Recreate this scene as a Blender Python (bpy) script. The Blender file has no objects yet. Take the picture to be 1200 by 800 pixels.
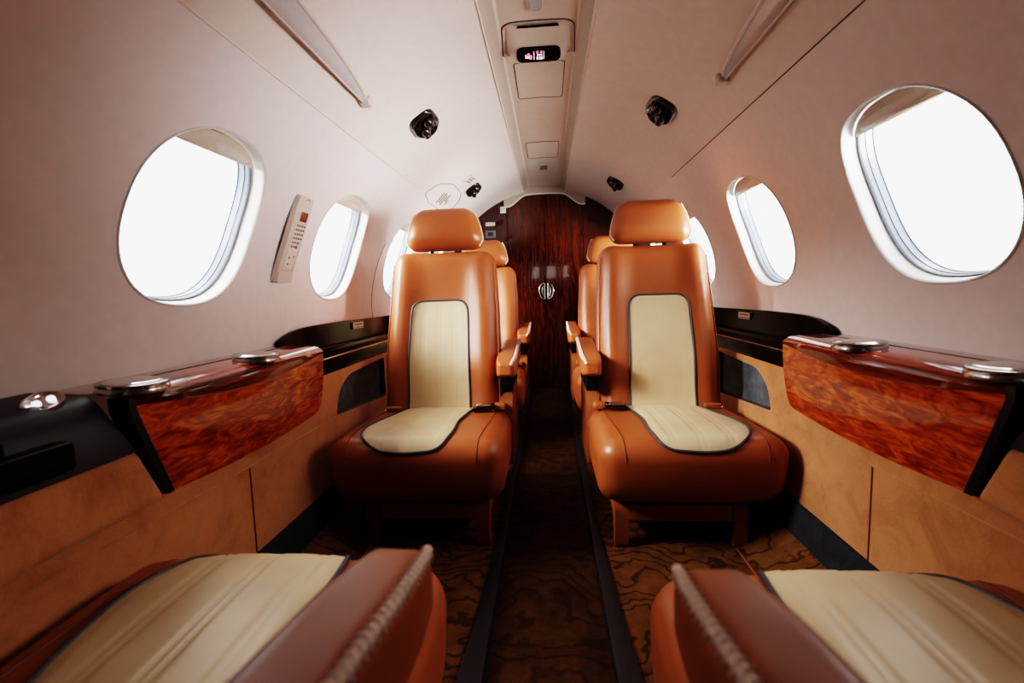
import bpy, bmesh, math, random
from math import sin, cos, pi, radians, sqrt, atan2, exp
from mathutils import Vector, Matrix
from mathutils.geometry import delaunay_2d_cdt
random.seed(7)
SC = bpy.context.scene
COL = SC.collection

# ------------------------------------------------------------------ materials
def new_mat(name):
    m = bpy.data.materials.new(name); m.use_nodes = True
    nt = m.node_tree
    return m, nt, nt.nodes['Principled BSDF']

def node(nt, kind, **kw):
    n = nt.nodes.new(kind)
    for k, v in kw.items():
        if k in n.inputs: n.inputs[k].default_value = v
        else: setattr(n, k, v)
    return n

def coords(nt, scale=(1, 1, 1), rot=(0, 0, 0)):
    tc = nt.nodes.new('ShaderNodeTexCoord')
    mp = nt.nodes.new('ShaderNodeMapping')
    mp.inputs['Scale'].default_value = scale
    mp.inputs['Rotation'].default_value = rot
    nt.links.new(tc.outputs['Object'], mp.inputs['Vector'])
    return mp.outputs['Vector']

def ramp(nt, fac, stops):
    r = nt.nodes.new('ShaderNodeValToRGB')
    els = r.color_ramp.elements
    while len(els) < len(stops): els.new(.5)
    for e, (p, c) in zip(els, stops):
        e.position = p; e.color = (*c, 1)
    nt.links.new(fac, r.inputs['Fac'])
    return r.outputs['Color']

def noise(nt, vec, scale, detail=4, rough=.55, dist=0):
    n = node(nt, 'ShaderNodeTexNoise')
    n.inputs['Scale'].default_value = scale; n.inputs['Detail'].default_value = detail
    n.inputs['Roughness'].default_value = rough; n.inputs['Distortion'].default_value = dist
    if vec is not None: nt.links.new(vec, n.inputs['Vector'])
    return n.outputs['Fac']

def bump(nt, bsdf, fac, strength, dist=.002):
    b = nt.nodes.new('ShaderNodeBump')
    b.inputs['Strength'].default_value = strength; b.inputs['Distance'].default_value = dist
    nt.links.new(fac, b.inputs['Height']); nt.links.new(b.outputs['Normal'], bsdf.inputs['Normal'])

def mix(nt, fac, a, b, mode='MIX'):
    m = nt.nodes.new('ShaderNodeMix'); m.data_type = 'RGBA'; m.blend_type = mode
    if isinstance(fac, (int, float)): m.inputs[0].default_value = fac
    else: nt.links.new(fac, m.inputs[0])
    for i, v in ((6, a), (7, b)):
        if isinstance(v, tuple): m.inputs[i].default_value = (*v, 1)
        else: nt.links.new(v, m.inputs[i])
    return m.outputs[2]

def plain(name, col, rough=.5, metal=0, coat=0, spec=.5, emit=None, estr=0):
    m, nt, b = new_mat(name)
    n = noise(nt, coords(nt), 35, 3)
    c = ramp(nt, n, [(.3, tuple(x * .94 for x in col)), (.7, col)])
    nt.links.new(c, b.inputs['Base Color'])
    b.inputs['Roughness'].default_value = rough; b.inputs['Metallic'].default_value = metal
    b.inputs['Coat Weight'].default_value = coat; b.inputs['Coat Roughness'].default_value = .03
    b.inputs['Specular IOR Level'].default_value = spec
    if emit:
        b.inputs['Emission Color'].default_value = (*emit, 1); b.inputs['Emission Strength'].default_value = estr
    return m

def leather(name, col, rough=.36, grain=900, st=.12):
    m, nt, b = new_mat(name)
    v = coords(nt)
    big = noise(nt, v, 7, 3)
    c = ramp(nt, big, [(.3, tuple(x * .82 for x in col)), (.7, col)])
    nt.links.new(c, b.inputs['Base Color'])
    b.inputs['Roughness'].default_value = rough
    b.inputs['Specular IOR Level'].default_value = .5
    vo = node(nt, 'ShaderNodeTexVoronoi'); vo.inputs['Scale'].default_value = grain
    nt.links.new(v, vo.inputs['Vector'])
    bump(nt, b, vo.outputs['Distance'], st, .0006)
    return m

def wood(name, dark, mid, light, scale, rot, rough=.12):
    m, nt, b = new_mat(name)
    v = coords(nt, scale, rot)
    n1 = noise(nt, v, 3.2, 6, .62, 1.4)
    v2 = coords(nt, (scale[0] * 3.1, scale[1] * .5, scale[2] * 2.2), rot)
    n2 = noise(nt, v2, 9, 3, .6, .6)
    f = node(nt, 'ShaderNodeMath', operation='MULTIPLY_ADD')
    nt.links.new(n2, f.inputs[0]); f.inputs[1].default_value = .38; nt.links.new(n1, f.inputs[2])
    c = ramp(nt, f.outputs[0], [(.42, dark), (.66, mid), (.92, light)])
    nt.links.new(c, b.inputs['Base Color'])
    b.inputs['Roughness'].default_value = rough
    b.inputs['Coat Weight'].default_value = .8; b.inputs['Coat Roughness'].default_value = .04
    b.inputs['Specular IOR Level'].default_value = .3
    return m

def carpet(name, base, dark, swirl_scale, swirl_amt):
    m, nt, b = new_mat(name)
    v = coords(nt)
    w = node(nt, 'ShaderNodeTexWave', wave_type='RINGS', rings_direction='SPHERICAL')
    w.inputs['Scale'].default_value = swirl_scale; w.inputs['Distortion'].default_value = 24
    w.inputs['Detail'].default_value = 3; w.inputs['Detail Scale'].default_value = 1.0
    nt.links.new(v, w.inputs['Vector'])
    lines = ramp(nt, w.outputs['Fac'], [(.0, (1, 1, 1)), (.1, (.75, .75, .75)), (.24, (0, 0, 0))])
    pile = noise(nt, v, 420, 3, .7)
    patch = noise(nt, v, 16, 5, .65)
    c1 = ramp(nt, patch, [(.3, dark), (.68, base)])
    sw = node(nt, 'ShaderNodeMath', operation='MULTIPLY'); nt.links.new(lines, sw.inputs[0]); sw.inputs[1].default_value = swirl_amt
    c2 = mix(nt, sw.outputs[0], c1, tuple(x * .25 for x in dark))
    pl = ramp(nt, pile, [(.3, (.55, .55, .55)), (.7, (1, 1, 1))])
    c3 = mix(nt, 1.0, c2, pl, 'MULTIPLY')
    nt.links.new(c3, b.inputs['Base Color'])
    b.inputs['Roughness'].default_value = .85; b.inputs['Specular IOR Level'].default_value = .2
    bump(nt, b, pile, .5, .002)
    return m

def suede(name, col, dark):
    m, nt, b = new_mat(name)
    v = coords(nt)
    a = noise(nt, v, 9, 6, .68, .8)
    c = ramp(nt, a, [(.3, dark), (.5, col), (.72, tuple(min(1, x * 1.18) for x in col))])
    fine = noise(nt, v, 260, 3, .6)
    pl = ramp(nt, fine, [(.25, (.86, .86, .86)), (.75, (1, 1, 1))])
    nt.links.new(mix(nt, 1.0, c, pl, 'MULTIPLY'), b.inputs['Base Color'])
    b.inputs['Roughness'].default_value = .82; b.inputs['Specular IOR Level'].default_value = .25
    b.inputs['Sheen Weight'].default_value = .25
    bump(nt, b, fine, .25, .001)
    return m

M = {}
M['leather'] = leather('tan_leather', (.36, .108, .038), .36)
M['leather_base'] = leather('tan_leather_base', (.30, .10, .036), .42)
M['leather_pale'] = leather('pale_tan_leather', (.80, .58, .47), .4)
M['cream'] = leather('cream_leather', (.68, .53, .33), .40, 700, .1)
M['piping'] = plain('grey_piping', (.06, .062, .07), .5)
M['seam'] = plain('dark_seam', (.17, .05, .015), .6)
M['thread'] = plain('pale_thread', (.80, .72, .66), .6)
M['wall'] = plain('cabin_liner', (.76, .675, .655), .55, spec=.3)
M['ceiling'] = plain('headliner', (.73, .645, .585), .6, spec=.25)
M['channel_shade'] = plain('channel_plastic_shaded', (.42, .345, .285), .5)  # channel plastic with the shade on its bevels put into the colour
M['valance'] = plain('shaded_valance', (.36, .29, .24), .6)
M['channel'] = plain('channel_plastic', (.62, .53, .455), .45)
M['trimline'] = plain('liner_seam_strip', (.74, .62, .56), .5)
M['shadowgap'] = plain('shadow_gap', (.10, .07, .06), .7)
M['frame'] = plain('window_frame_plastic', (.64, .62, .585), .4)
M['gasket'] = plain('window_gasket', (.05, .055, .065), .4)
M['inner_rim'] = plain('window_inner_rim', (.15, .175, .215), .3)
M['shade'] = plain('window_shade_plastic', (.55, .46, .38), .45)
M['black'] = plain('gloss_black_lacquer', (.008, .006, .006), .14, spec=.06)
M['blackleather'] = leather('black_leather', (.012, .012, .015), .42, 800, .1)
M['rail'] = plain('black_rail_paint', (.022, .021, .022), .38)
M['dark'] = plain('dark_void', (.006, .005, .005), .9, spec=.1)
M['chrome'] = plain('polished_chrome', (.75, .73, .71), .12, 1)
M['cupmetal'] = plain('brushed_cup_metal', (.42, .39, .37), .22, 1)
M['darkchrome'] = plain('dark_chrome', (.10, .085, .075), .12, 1)
M['blackchrome'] = plain('black_chrome', (.045, .035, .03), .14, .6, coat=.6)
M['lens'] = plain('grey_lens', (.48, .45, .45), .22, coat=.3)
M['white'] = plain('white_placard', (.82, .80, .78), .5)
M['ink'] = plain('grey_ink', (.16, .14, .14), .6)
M['greybox'] = plain('grey_plate', (.16, .15, .15), .5)
M['handset'] = plain('handset_plastic', (.56, .48, .43), .42)
M['handset_face'] = plain('handset_face_plastic', (.62, .55, .50), .4)
M['redscreen'] = plain('dark_red_screen', (.045, .008, .006), .15)
M['teal'] = plain('teal_key', (.02, .30, .32), .4)
M['redkey'] = plain('red_key', (.40, .05, .04), .4)
M['sign'] = plain('sign_glass', (.006, .005, .006), .12, coat=.6)
M['sign_red'] = plain('sign_icon_red', (.6, .1, .25), .5, emit=(1, .25, .45), estr=.9)
M['sign_white'] = plain('sign_icon_white', (.8, .8, .8), .5, emit=(1, .9, .9), estr=.8)
M['led'] = plain('bright_led', (.9, .92, 1), .3, emit=(.85, .9, 1), estr=1.6)
M['wood'] = wood('figured_red_wood', (.10, .011, .003), (.34, .048, .010), (.72, .19, .032), (9, 4.2, 14), (0.0, 0, 0))
M['wood_top'] = wood('polished_red_wood', (.16, .03, .015), (.22, .045, .022), (.30, .07, .035), (9, .7, 6), (0, 0, 0), .1)
M['wood_band'] = wood('red_wood_edge', (.05, .006, .002), (.12, .015, .004), (.2, .03, .006), (9, .7, 6), (0, 0, 0), .08)
M['bulkhead'] = wood('dark_red_bulkhead_wood', (.014, .0028, .0015), (.036, .0065, .0028), (.11, .024, .006), (22, 3, 1.6), (0, 0, 0), .13)
M['bulkside'] = wood('dark_side_wood', (.018, .004, .003), (.035, .007, .004), (.055, .012, .006), (11, 3, 1.0), (0, 0, 0), .2)
M['suede'] = suede('tan_suede', (.50, .235, .105), (.37, .155, .06))
M['aisle'] = carpet('aisle_carpet', (.15, .064, .024), (.062, .026, .010), 5.0, .5)
M['seatfloor'] = carpet('seat_floor_carpet', (.27, .122, .036), (.13, .053, .016), 6.5, .75)
M['greycarpet'] = carpet('grey_carpet', (.055, .058, .065), (.032, .034, .04), 9, .2)
M['pocket'] = carpet('pocket_grey_carpet', (.20, .22, .23), (.10, .11, .12), 9, .15)
M['wallfront'] = plain('dark_forward_bulkhead', (.05, .03, .025), .5)

def glass_mat():
    m = bpy.data.materials.new('window_pane_glass'); m.use_nodes = True
    nt = m.node_tree; nt.nodes.clear()
    o = nt.nodes.new('ShaderNodeOutputMaterial'); t = nt.nodes.new('ShaderNodeBsdfTransparent')
    g = nt.nodes.new('ShaderNodeBsdfGlossy'); g.inputs['Roughness'].default_value = .03
    mx = nt.nodes.new('ShaderNodeMixShader')
    mx.inputs[0].default_value = .03; nt.links.new(t.outputs[0], mx.inputs[1]); nt.links.new(g.outputs[0], mx.inputs[2])
    nt.links.new(mx.outputs[0], o.inputs['Surface'])
    return m
M['glass'] = glass_mat()

# ------------------------------------------------------------------ object helpers
def link(name, me, parent=None):
    o = bpy.data.objects.new(name, me); COL.objects.link(o)
    if parent: o.parent = parent
    return o

def mk(name, verts, faces, mat, parent=None, smooth=True, matidx=None, sharp=None):
    me = bpy.data.meshes.new(name)
    me.from_pydata([tuple(v) for v in verts], [], faces)
    for mm in (mat if isinstance(mat, (list, tuple)) else [mat]): me.materials.append(mm)
    if matidx:
        for p, i in zip(me.polygons, matidx): p.material_index = i
    bm = bmesh.new(); bm.from_mesh(me)
    bmesh.ops.recalc_face_normals(bm, faces=bm.faces)
    if smooth:
        for f in bm.faces: f.smooth = True
        ang = radians(sharp if sharp else 42)
        for e in bm.edges:
            if len(e.link_faces) == 2 and e.calc_face_angle(0) > ang: e.smooth = False
    bm.to_mesh(me); bm.free()
    return link(name, me, parent)

class G:
    """collects pieces of ONE mesh"""
    def __init__(s): s.v = []; s.f = []
    def add(s, vf):
        b = len(s.v); s.v += [tuple(p) for p in vf[0]]; s.f += [tuple(i + b for i in f) for f in vf[1]]
        return s
    def mk(s, name, mat, parent=None, **k): return mk(name, s.v, s.f, mat, parent, **k)

def rbox(c, h, r, k=4, m=6, deform=None):
    """rounded box: centre, half sizes, corner radius"""
    r = min(r, min(h) * .999)
    axes = []
    for a in range(3):
        lo = [-h[a] + r * (1 - cos(pi / 2 * i / k)) for i in range(k)]
        n = max(1, m)
        mid = [-h[a] + r + (2 * h[a] - 2 * r) * i / n for i in range(n + 1)]
        hi = [-x for x in reversed(lo)]
        axes.append(lo + mid + hi)
    vid = {}; V = []; F = []
    def vert(p):
        key = tuple(round(x, 6) for x in p)
        if key not in vid: vid[key] = len(V); V.append(p)
        return vid[key]
    for a in range(3):
        b, cc = (a + 1) % 3, (a + 2) % 3
        for sgn in (-1, 1):
            A, B = axes[b], axes[cc]
            for i in range(len(A) - 1):
                for j in range(len(B) - 1):
                    q = []
                    for (ii, jj) in ((i, j), (i + 1, j), (i + 1, j + 1), (i, j + 1)):
                        p = [0, 0, 0]; p[a] = sgn * h[a]; p[b] = A[ii]; p[cc] = B[jj]
                        q.append(vert(tuple(p)))
                    F.append(tuple(q) if sgn > 0 else tuple(reversed(q)))
    out = []
    for p in V:
        ins = [max(-(h[a] - r), min(h[a] - r, p[a])) for a in range(3)]
        d = Vector([p[a] - ins[a] for a in range(3)])
        if d.length > 1e-9: d = d.normalized() * r
        q = Vector(ins) + d
        q = Vector((q.x + c[0], q.y + c[1], q.z + c[2]))
        out.append(tuple(deform(q) if deform else q))
    return out, F

def tube(pts, r, n=8, closed=False):
    P = [Vector(p) for p in pts]; N = len(P); V = []; F = []
    prev = None
    for i in range(N):
        if closed: t = P[(i + 1) % N] - P[i - 1]
        else: t = P[min(i + 1, N - 1)] - P[max(i - 1, 0)]
        t.normalize()
        if prev is None:
            up = Vector((0, 0, 1)) if abs(t.z) < .9 else Vector((1, 0, 0))
            u = t.cross(up).normalized()
        else:
            u = prev - t * prev.dot(t)
            u = u.normalized() if u.length > 1e-6 else prev
        prev = u; w = t.cross(u)
        for k in range(n):
            a = 2 * pi * k / n
            V.append(P[i] + (u * cos(a) + w * sin(a)) * r)
    for i in range(N if closed else N - 1):
        j = (i + 1) % N
        for k in range(n):
            l = (k + 1) % n
            F.append((i * n + k, i * n + l, j * n + l, j * n + k))
    if not closed:
        F.append(tuple(reversed(range(n)))); F.append(tuple((N - 1) * n + k for k in range(n)))
    return V, F

def lathe(prof, n=32, axis=Vector((0, 0, 1)), origin=(0, 0, 0), sx=1, sy=1):
    axis = Vector(axis).normalized()
    up = Vector((0, 1, 0)) if abs(axis.y) < .9 else Vector((1, 0, 0))
    u = up.cross(axis).normalized(); w = axis.cross(u); o = Vector(origin)
    V = []; F = []
    for (r, z) in prof:
        for k in range(n):
            a = 2 * pi * k / n
            V.append(o + u * (r * sx * cos(a)) + w * (r * sy * sin(a)) + axis * z)
    for i in range(len(prof) - 1):
        for k in range(n):
            l = (k + 1) % n
            F.append((i * n + k, i * n + l, (i + 1) * n + l, (i + 1) * n + k))
    if prof[0][0] > 1e-6: F.append(tuple(reversed(range(n))))
    if prof[-1][0] > 1e-6: F.append(tuple((len(prof) - 1) * n + k for k in range(n)))
    return V, F

def inside(p, poly):
    x, y = p; r = False; n = len(poly)
    for i in range(n):
        x1, y1 = poly[i]; x2, y2 = poly[(i + 1) % n]
        if (y1 > y) != (y2 > y) and x < (x2 - x1) * (y - y1) / (y2 - y1) + x1: r = not r
    return r

def dist_poly(p, poly):
    P = Vector(p); d = 1e9
    for i in range(len(poly)):
        a = Vector(poly[i]); b = Vector(poly[(i + 1) % len(poly)]); ab = b - a
        t = max(0, min(1, (P - a).dot(ab) / max(ab.length_squared, 1e-12)))
        d = min(d, (P - a - ab * t).length)
    return d

def cdt(outer, holes, xs, ys, clear):
    """triangulate a 2-D region with holes on a grid of inner points"""
    pts = [Vector(p) for p in outer]; edges = [(i, (i + 1) % len(outer)) for i in range(len(outer))]
    for h in holes:
        b = len(pts); pts += [Vector(p) for p in h]; edges += [(b + i, b + (i + 1) % len(h)) for i in range(len(h))]
    for x in xs:
        for y in ys:
            if inside((x, y), outer) and dist_poly((x, y), outer) > clear and not any(inside((x, y), h) or dist_poly((x, y), h) < clear for h in holes):
                pts.append(Vector((x, y)))
    v, e, f, *_ = delaunay_2d_cdt(pts, edges, [], 0, 1e-6)
    out = []
    for t in f:
        c = ((v[t[0]] + v[t[1]] + v[t[2]]) / 3)
        if inside(c, outer) and not any(inside(c, h) for h in holes): out.append(tuple(t))
    return [tuple(q) for q in v], out

def frange(a, b, n): return [a + (b - a) * i / n for i in range(n + 1)]

def resample(poly, step, closed=True):
    out = []; n = len(poly)
    for i in range(n if closed else n - 1):
        a = Vector(poly[i]); b = Vector(poly[(i + 1) % n]); k = max(1, int((b - a).length / step + .5))
        out += [tuple(a + (b - a) * j / k) for j in range(k)]
    if not closed: out.append(tuple(poly[-1]))
    return out

def rounded_poly(pts, rad, seg=5):
    """round each corner of a polygon; rad a number or a list"""
    out = []; n = len(pts)
    for i in range(n):
        p = Vector(pts[i]); a = Vector(pts[i - 1]) - p; b = Vector(pts[(i + 1) % n]) - p
        r = rad[i] if isinstance(rad, (list, tuple)) else rad
        r = min(r, a.length * .48, b.length * .48)
        if r < 1e-5: out.append(tuple(p)); continue
        A = p + a.normalized() * r; B = p + b.normalized() * r
        for k in range(seg + 1):
            t = k / seg
            out.append(tuple(A * (1 - t) ** 2 + p * (2 * t * (1 - t)) + B * t * t))
    return out

def prism(poly, f0, f1, step=None):
    """close a solid between two maps of a 2-D polygon"""
    n = len(poly)
    V = [f0(*p) for p in poly] + [f1(*p) for p in poly]
    F = [tuple(range(n)), tuple(reversed(range(n, 2 * n)))]
    F += [(i, (i + 1) % n, n + (i + 1) % n, n + i) for i in range(n)]
    return V, F

def thing(name, label, cat, loc=(0, 0, 0), group=None, rz=0):
    o = bpy.data.objects.new(name, None); COL.objects.link(o)
    o.location = loc; o.rotation_euler = (0, 0, rz); o.empty_display_size = .05
    return tag(o, label, cat, group)

def tag(o, label, cat, group=None):
    o['label'] = label; o['category'] = cat
    if group: o['group'] = group
    return o

def struct(o):
    o['kind'] = 'structure'; return o

# ------------------------------------------------------------------ the cabin section
EYE = .70
RC, ZC = .745, .675                 # liner circle: radius and height of its centre
Y0, Y1 = -2.05, 3.57
S_TRIM = radians(41.7) * RC
S_CH = radians(78.6) * RC
def onwall(sd, y, s, h=0.0):
    r = RC - h
    if s < 0: return (sd * r, y, ZC + s)
    th = s / RC
    return (sd * r * cos(th), y, ZC + r * sin(th))

WYS = [.9875, 1.6667, 2.345, 3.023]; WS, WA, WB, WN, WK = .2049, .182, .187, 2.45, .20
def winloop(yc, k=1.0, n=72, sh=0):
    out = []
    for i in range(n):
        t = 2 * pi * i / n; c, s = cos(t), sin(t)
        u = WA * k * math.copysign(abs(c) ** (2 / WN), c); w = WB * k * math.copysign(abs(s) ** (2 / WN), s)
        out.append((yc + u + WK * w, WS + w))
    return out

def cabin_wall(name, sd):
    outer = resample([(Y0, -.80), (Y1, -.80), (Y1, S_TRIM), (Y0, S_TRIM)], .06)
    holes = [winloop(y, 1.0) for y in WYS]
    v, f = cdt(outer, holes, frange(Y0, Y1, 90), frange(-.80, S_TRIM, 40), .012)
    o = mk(name, [onwall(sd, y, s) for y, s in v], f, M['wall'])
    me = o.data
    ns = []
    for y, s in v:
        th = max(0, s) / RC; ns.append((-sd * cos(th), 0, -sin(th)))
    for p in me.polygons:
        if p.normal.dot(Vector(ns[p.vertices[0]])) < 0: p.flip()
    me.normals_split_custom_set_from_vertices(ns)
    return struct(o)
wl = cabin_wall('wall_left', -1); wr = cabin_wall('wall_right', 1)

# ceiling: two curved headliners
g = G()
for sd in (-1, 1):
    ss = frange(S_TRIM, S_CH, 14); n = len(ss)
    V = [onwall(sd, y, s) for y in (Y0, Y1) for s in ss]
    g.add((V, [(i, i + 1, n + i + 1, n + i) for i in range(n - 1)]))
struct(g.mk('ceiling', M['ceiling']))
# recessed centre channel
ex, _, ez = onwall(1, 0, S_CH)
prof = [(-ex, ez), (-ex + .002, ez + .002), (-.114, ez + .032), (-.106, ez + .036), (-.05, ez + .038), (0, ez + .039), (.05, ez + .038), (.106, ez + .036), (.114, ez + .032), (ex - .002, ez + .002), (ex, ez)]
def channel_z(x):
    for (a, za), (b, zb) in zip(prof, prof[1:]):
        if a <= x <= b: return za + (zb - za) * (x - a) / (b - a)
    return ez
n = len(prof)
struct(mk('trim_1', [(x, y, z) for y in (Y0, Y1) for x, z in prof], [(i, i + 1, n + i + 1, n + i) for i in range(n - 1)], [M['channel'], M['channel_shade']], sharp=20, matidx=[1 if i in (1, n - 3) else 0 for i in range(n - 1)]))
# edge beads of the headliners along the channel, and the seam strips above the windows
k = 2
for sd in (-1, 1):
    x, _, z = onwall(sd, 0, S_CH, .001)
    struct(mk('trim_%d' % k, *tube([(x, Y0, z), (x, Y1, z)], .0028), M['trimline'])); k += 1
    x, _, z = onwall(sd, 0, S_TRIM, .0)
    struct(mk('trim_%d' % k, *tube([(x, Y0, z), (x, 2.18, z)], .0022 if sd < 0 else .0014), M['trimline'] if sd < 0 else M['shadowgap'])); k += 1
    # upright liner seam behind the second window
    if sd < 0: struct(mk('trim_%d' % k, *tube([onwall(sd, 2.02 + .55 * max(0, s) ** 1.3, s, .0) for s in frange(-.1, .26, 10)], .0016), M['shadowgap'])); k += 1

# windows
def window(idx, sd, yc):
    root = thing('window_%d' % idx, 'oval cabin window', 'window', onwall(sd, yc, WS)); del root['label'], root['category']
    struct(root)
    off = Vector(root.location)
    def P(p, h): return Vector(onwall(sd, p[0], p[1], h)) - off
    def rings(spec):
        V = []; F = []; n = 72
        for kk, h in spec: V += [P(p, h) for p in winloop(yc, kk)]
        for i in range(len(spec) - 1):
            for j in range(n):
                l = (j + 1) % n; F.append((i * n + j, i * n + l, (i + 1) * n + l, (i + 1) * n + j))
        return V, F
    mk('window_frame', *rings([(1.022, -.001), (1.018, .002), (1.008, .003), (.992, .001), (.985, -.004), (.972, -.014), (.962, -.026), (.95, -.030)]), M['frame'], root, sharp=60)
    mk('window_seal', *rings([(.952, -.0295), (.945, -.027), (.938, -.030), (.938, -.034)]), M['gasket'], root, sharp=60)
    mk('window_inner_rim', *rings([(.940, -.033), (.934, -.042), (.926, -.043), (.922, -.056), (.912, -.058)]), M['inner_rim'], root, sharp=30)
    lp = winloop(yc, .935); v, f = cdt(lp, [], frange(yc - .2, yc + .2, 14), frange(0, .42, 14), .008)
    mk('pane', [P(p, -.057) for p in v], f, M['glass'], root)
    # pulled-up shade: only its lowest band shows at the top of the opening
    s0 = .338
    lp = [p for p in winloop(yc, .95) if p[1] > s0]
    lp.sort(key=lambda p: p[0])
    v, f = cdt(lp, [], frange(yc - .2, yc + .2, 24), frange(s0, .40, 10), .004)
    def sh(p):
        t = (p[0] - yc - .03) / .085
        tab = exp(-t ** 4) * .010 * max(0, 1 - ((p[1] - s0 - .012) / .014) ** 2)
        return P(p, -.022 + tab)
    o = mk('shade', [sh(p) for p in v], f, M['shade'], root, sharp=70)
    m = o.modifiers.new('thick', 'SOLIDIFY'); m.thickness = .003; m.offset = 0
    V = []; F = []; nn = 28
    for r_ in (1, .92, .75, .5, .25):
        for i in range(nn):
            t = 2 * pi * i / nn
            V.append(P((yc + .052 + .078 * r_ * cos(t), .3535 + .0125 * r_ * sin(t) - .004 * cos(t) ** 2), -.0205 + .011 * sqrt(1 - r_ * r_)))
    V.append(P((yc + .052, .3535), -.0095))
    for r_ in range(4): F += [(r_ * nn + i, r_ * nn + (i + 1) % nn, (r_ + 1) * nn + (i + 1) % nn, (r_ + 1) * nn + i) for i in range(nn)]
    F += [(4 * nn + i, 4 * nn + (i + 1) % nn, 5 * nn) for i in range(nn)]
    mk('shade_tab', V, F, M['handset_face'], o)
    return root
k = 1
for sd in (-1, 1):
    for y in WYS: window(k, sd, y); k += 1

# floor ------------------------------------------------------------------------
AX = .128
g = G()
pf = [(-.65, .085), (-.50, 0), (-AX, 0), (-AX, -.03), (AX, -.03), (AX, 0), (.50, 0), (.65, .085)]
n = len(pf)
ysf = frange(Y0, Y1, 30)
V = [(x, y, z) for y in ysf for x, z in pf]; F = []; mi = []
for j in range(len(ysf) - 1):
    for i in range(n - 1):
        F.append((j * n + i, j * n + i + 1, (j + 1) * n + i + 1, (j + 1) * n + i)); mi.append(1 if 2 <= i <= 4 else 0)
struct(mk('floor', V, F, [M['seatfloor'], M['aisle']], smooth=False, matidx=mi))
# black guide rails beside the aisle
def rail_out(y): return .147 + .034 * max(0, (1.35 - y) / .75) ** 1.6 if y > .2 else .147 + .034 * (1.15 / .75) ** 1.6
for idx, sd in ((8, -1), (9, 1)):
    ys = frange(Y0, Y1 - .02, 60); V = []; F = []
    for y in ys:
        xo = rail_out(y)
        for x, z in ((xo, .001), (xo - .002, .008), (AX + .001, .008), (AX - .006, .006), (AX - .006, -.03)):
            V.append((sd * x, y, z))
    for j in range(len(ys) - 1):
        for i in range(4): F.append((j * 5 + i, j * 5 + i + 1, j * 5 + 6 + i, j * 5 + 5 + i))
    struct(mk('trim_%d' % idx, V, F, M['rail'], sharp=25))
for idx, sd in ((10, -1), (11, 1)):
    struct(mk('trim_%d' % idx, *tube([(sd * .50, Y0, .001), (sd * .50, Y1, .001)], .0035, 6), M['leather_base']))
for nm, sd in (('baseboard_left', -1), ('baseboard_right', 1)):
    V, F = prism(rounded_poly([(.632, .066), (.632, .152), (.622, .150), (.616, .066)], .003), lambda x, z: (sd * x, Y0, z), lambda x, z: (sd * x, Y1, z))
    struct(mk(nm, V, F, M['greycarpet'], smooth=False))

# lower suede side panels with a carpet-lined pocket
POCK = rounded_poly([(1.372, .345), (1.395, .41), (1.47, .452), (1.81, .462), (1.81, .310), (1.40, .343)], [.012, .05, .05, .02, .02, .006], 6)
for idx, sd, side in ((12, -1, 'left'), (13, 1, 'right')):
    outer = resample([(Y0, .06), (Y1, .06), (Y1, .485), (Y0, .485)], .08)
    v, f = cdt(outer, [resample(POCK, .02)], frange(Y0, Y1, 60), frange(.06, .485, 6), .02)
    root = mk('trim_%d' % idx, [(sd * .630, y, z) for y, z in v], f, M['suede']); struct(root)
    P = resample(POCK, .02); n = len(P); V = []
    for dx in (0, .022): V += [(sd * (.630 + dx), y, z) for y, z in P]
    F = [(i, (i + 1) % n, n + (i + 1) % n, n + i) for i in range(n)] + [tuple(range(n, 2 * n))]
    mk('side_pocket', V, F, M['pocket'], root, smooth=False)
    # upright seam and the long seam under the wood console
    gg = G()
    gg.add(tube([(sd * .6295, .945, z) for z in frange(.15, .345, 4)], .0018, 6))
    mk('panel_seam', gg.v, gg.f, M['seam'], root)
    gg = G().add(tube([(sd * .629, y, .345 + .03 * max(0, (.86 - y)) - .01 * max(0, y - 1)) for y in frange(.3, 1.36, 12)], .002, 6))
    gg.mk('panel_fold', M['suede'], root)
    V, F = rbox((sd * .630, -.737, .431), (.020, 1.372, .050), .016, 4, 8, lambda q: Vector((q.x, q.y + (.54 - q.z) * .47 * (1 if q.y > .4 else 0), q.z)))
    mk('padded_suede_roll', V, F, M['suede'], root)

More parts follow.
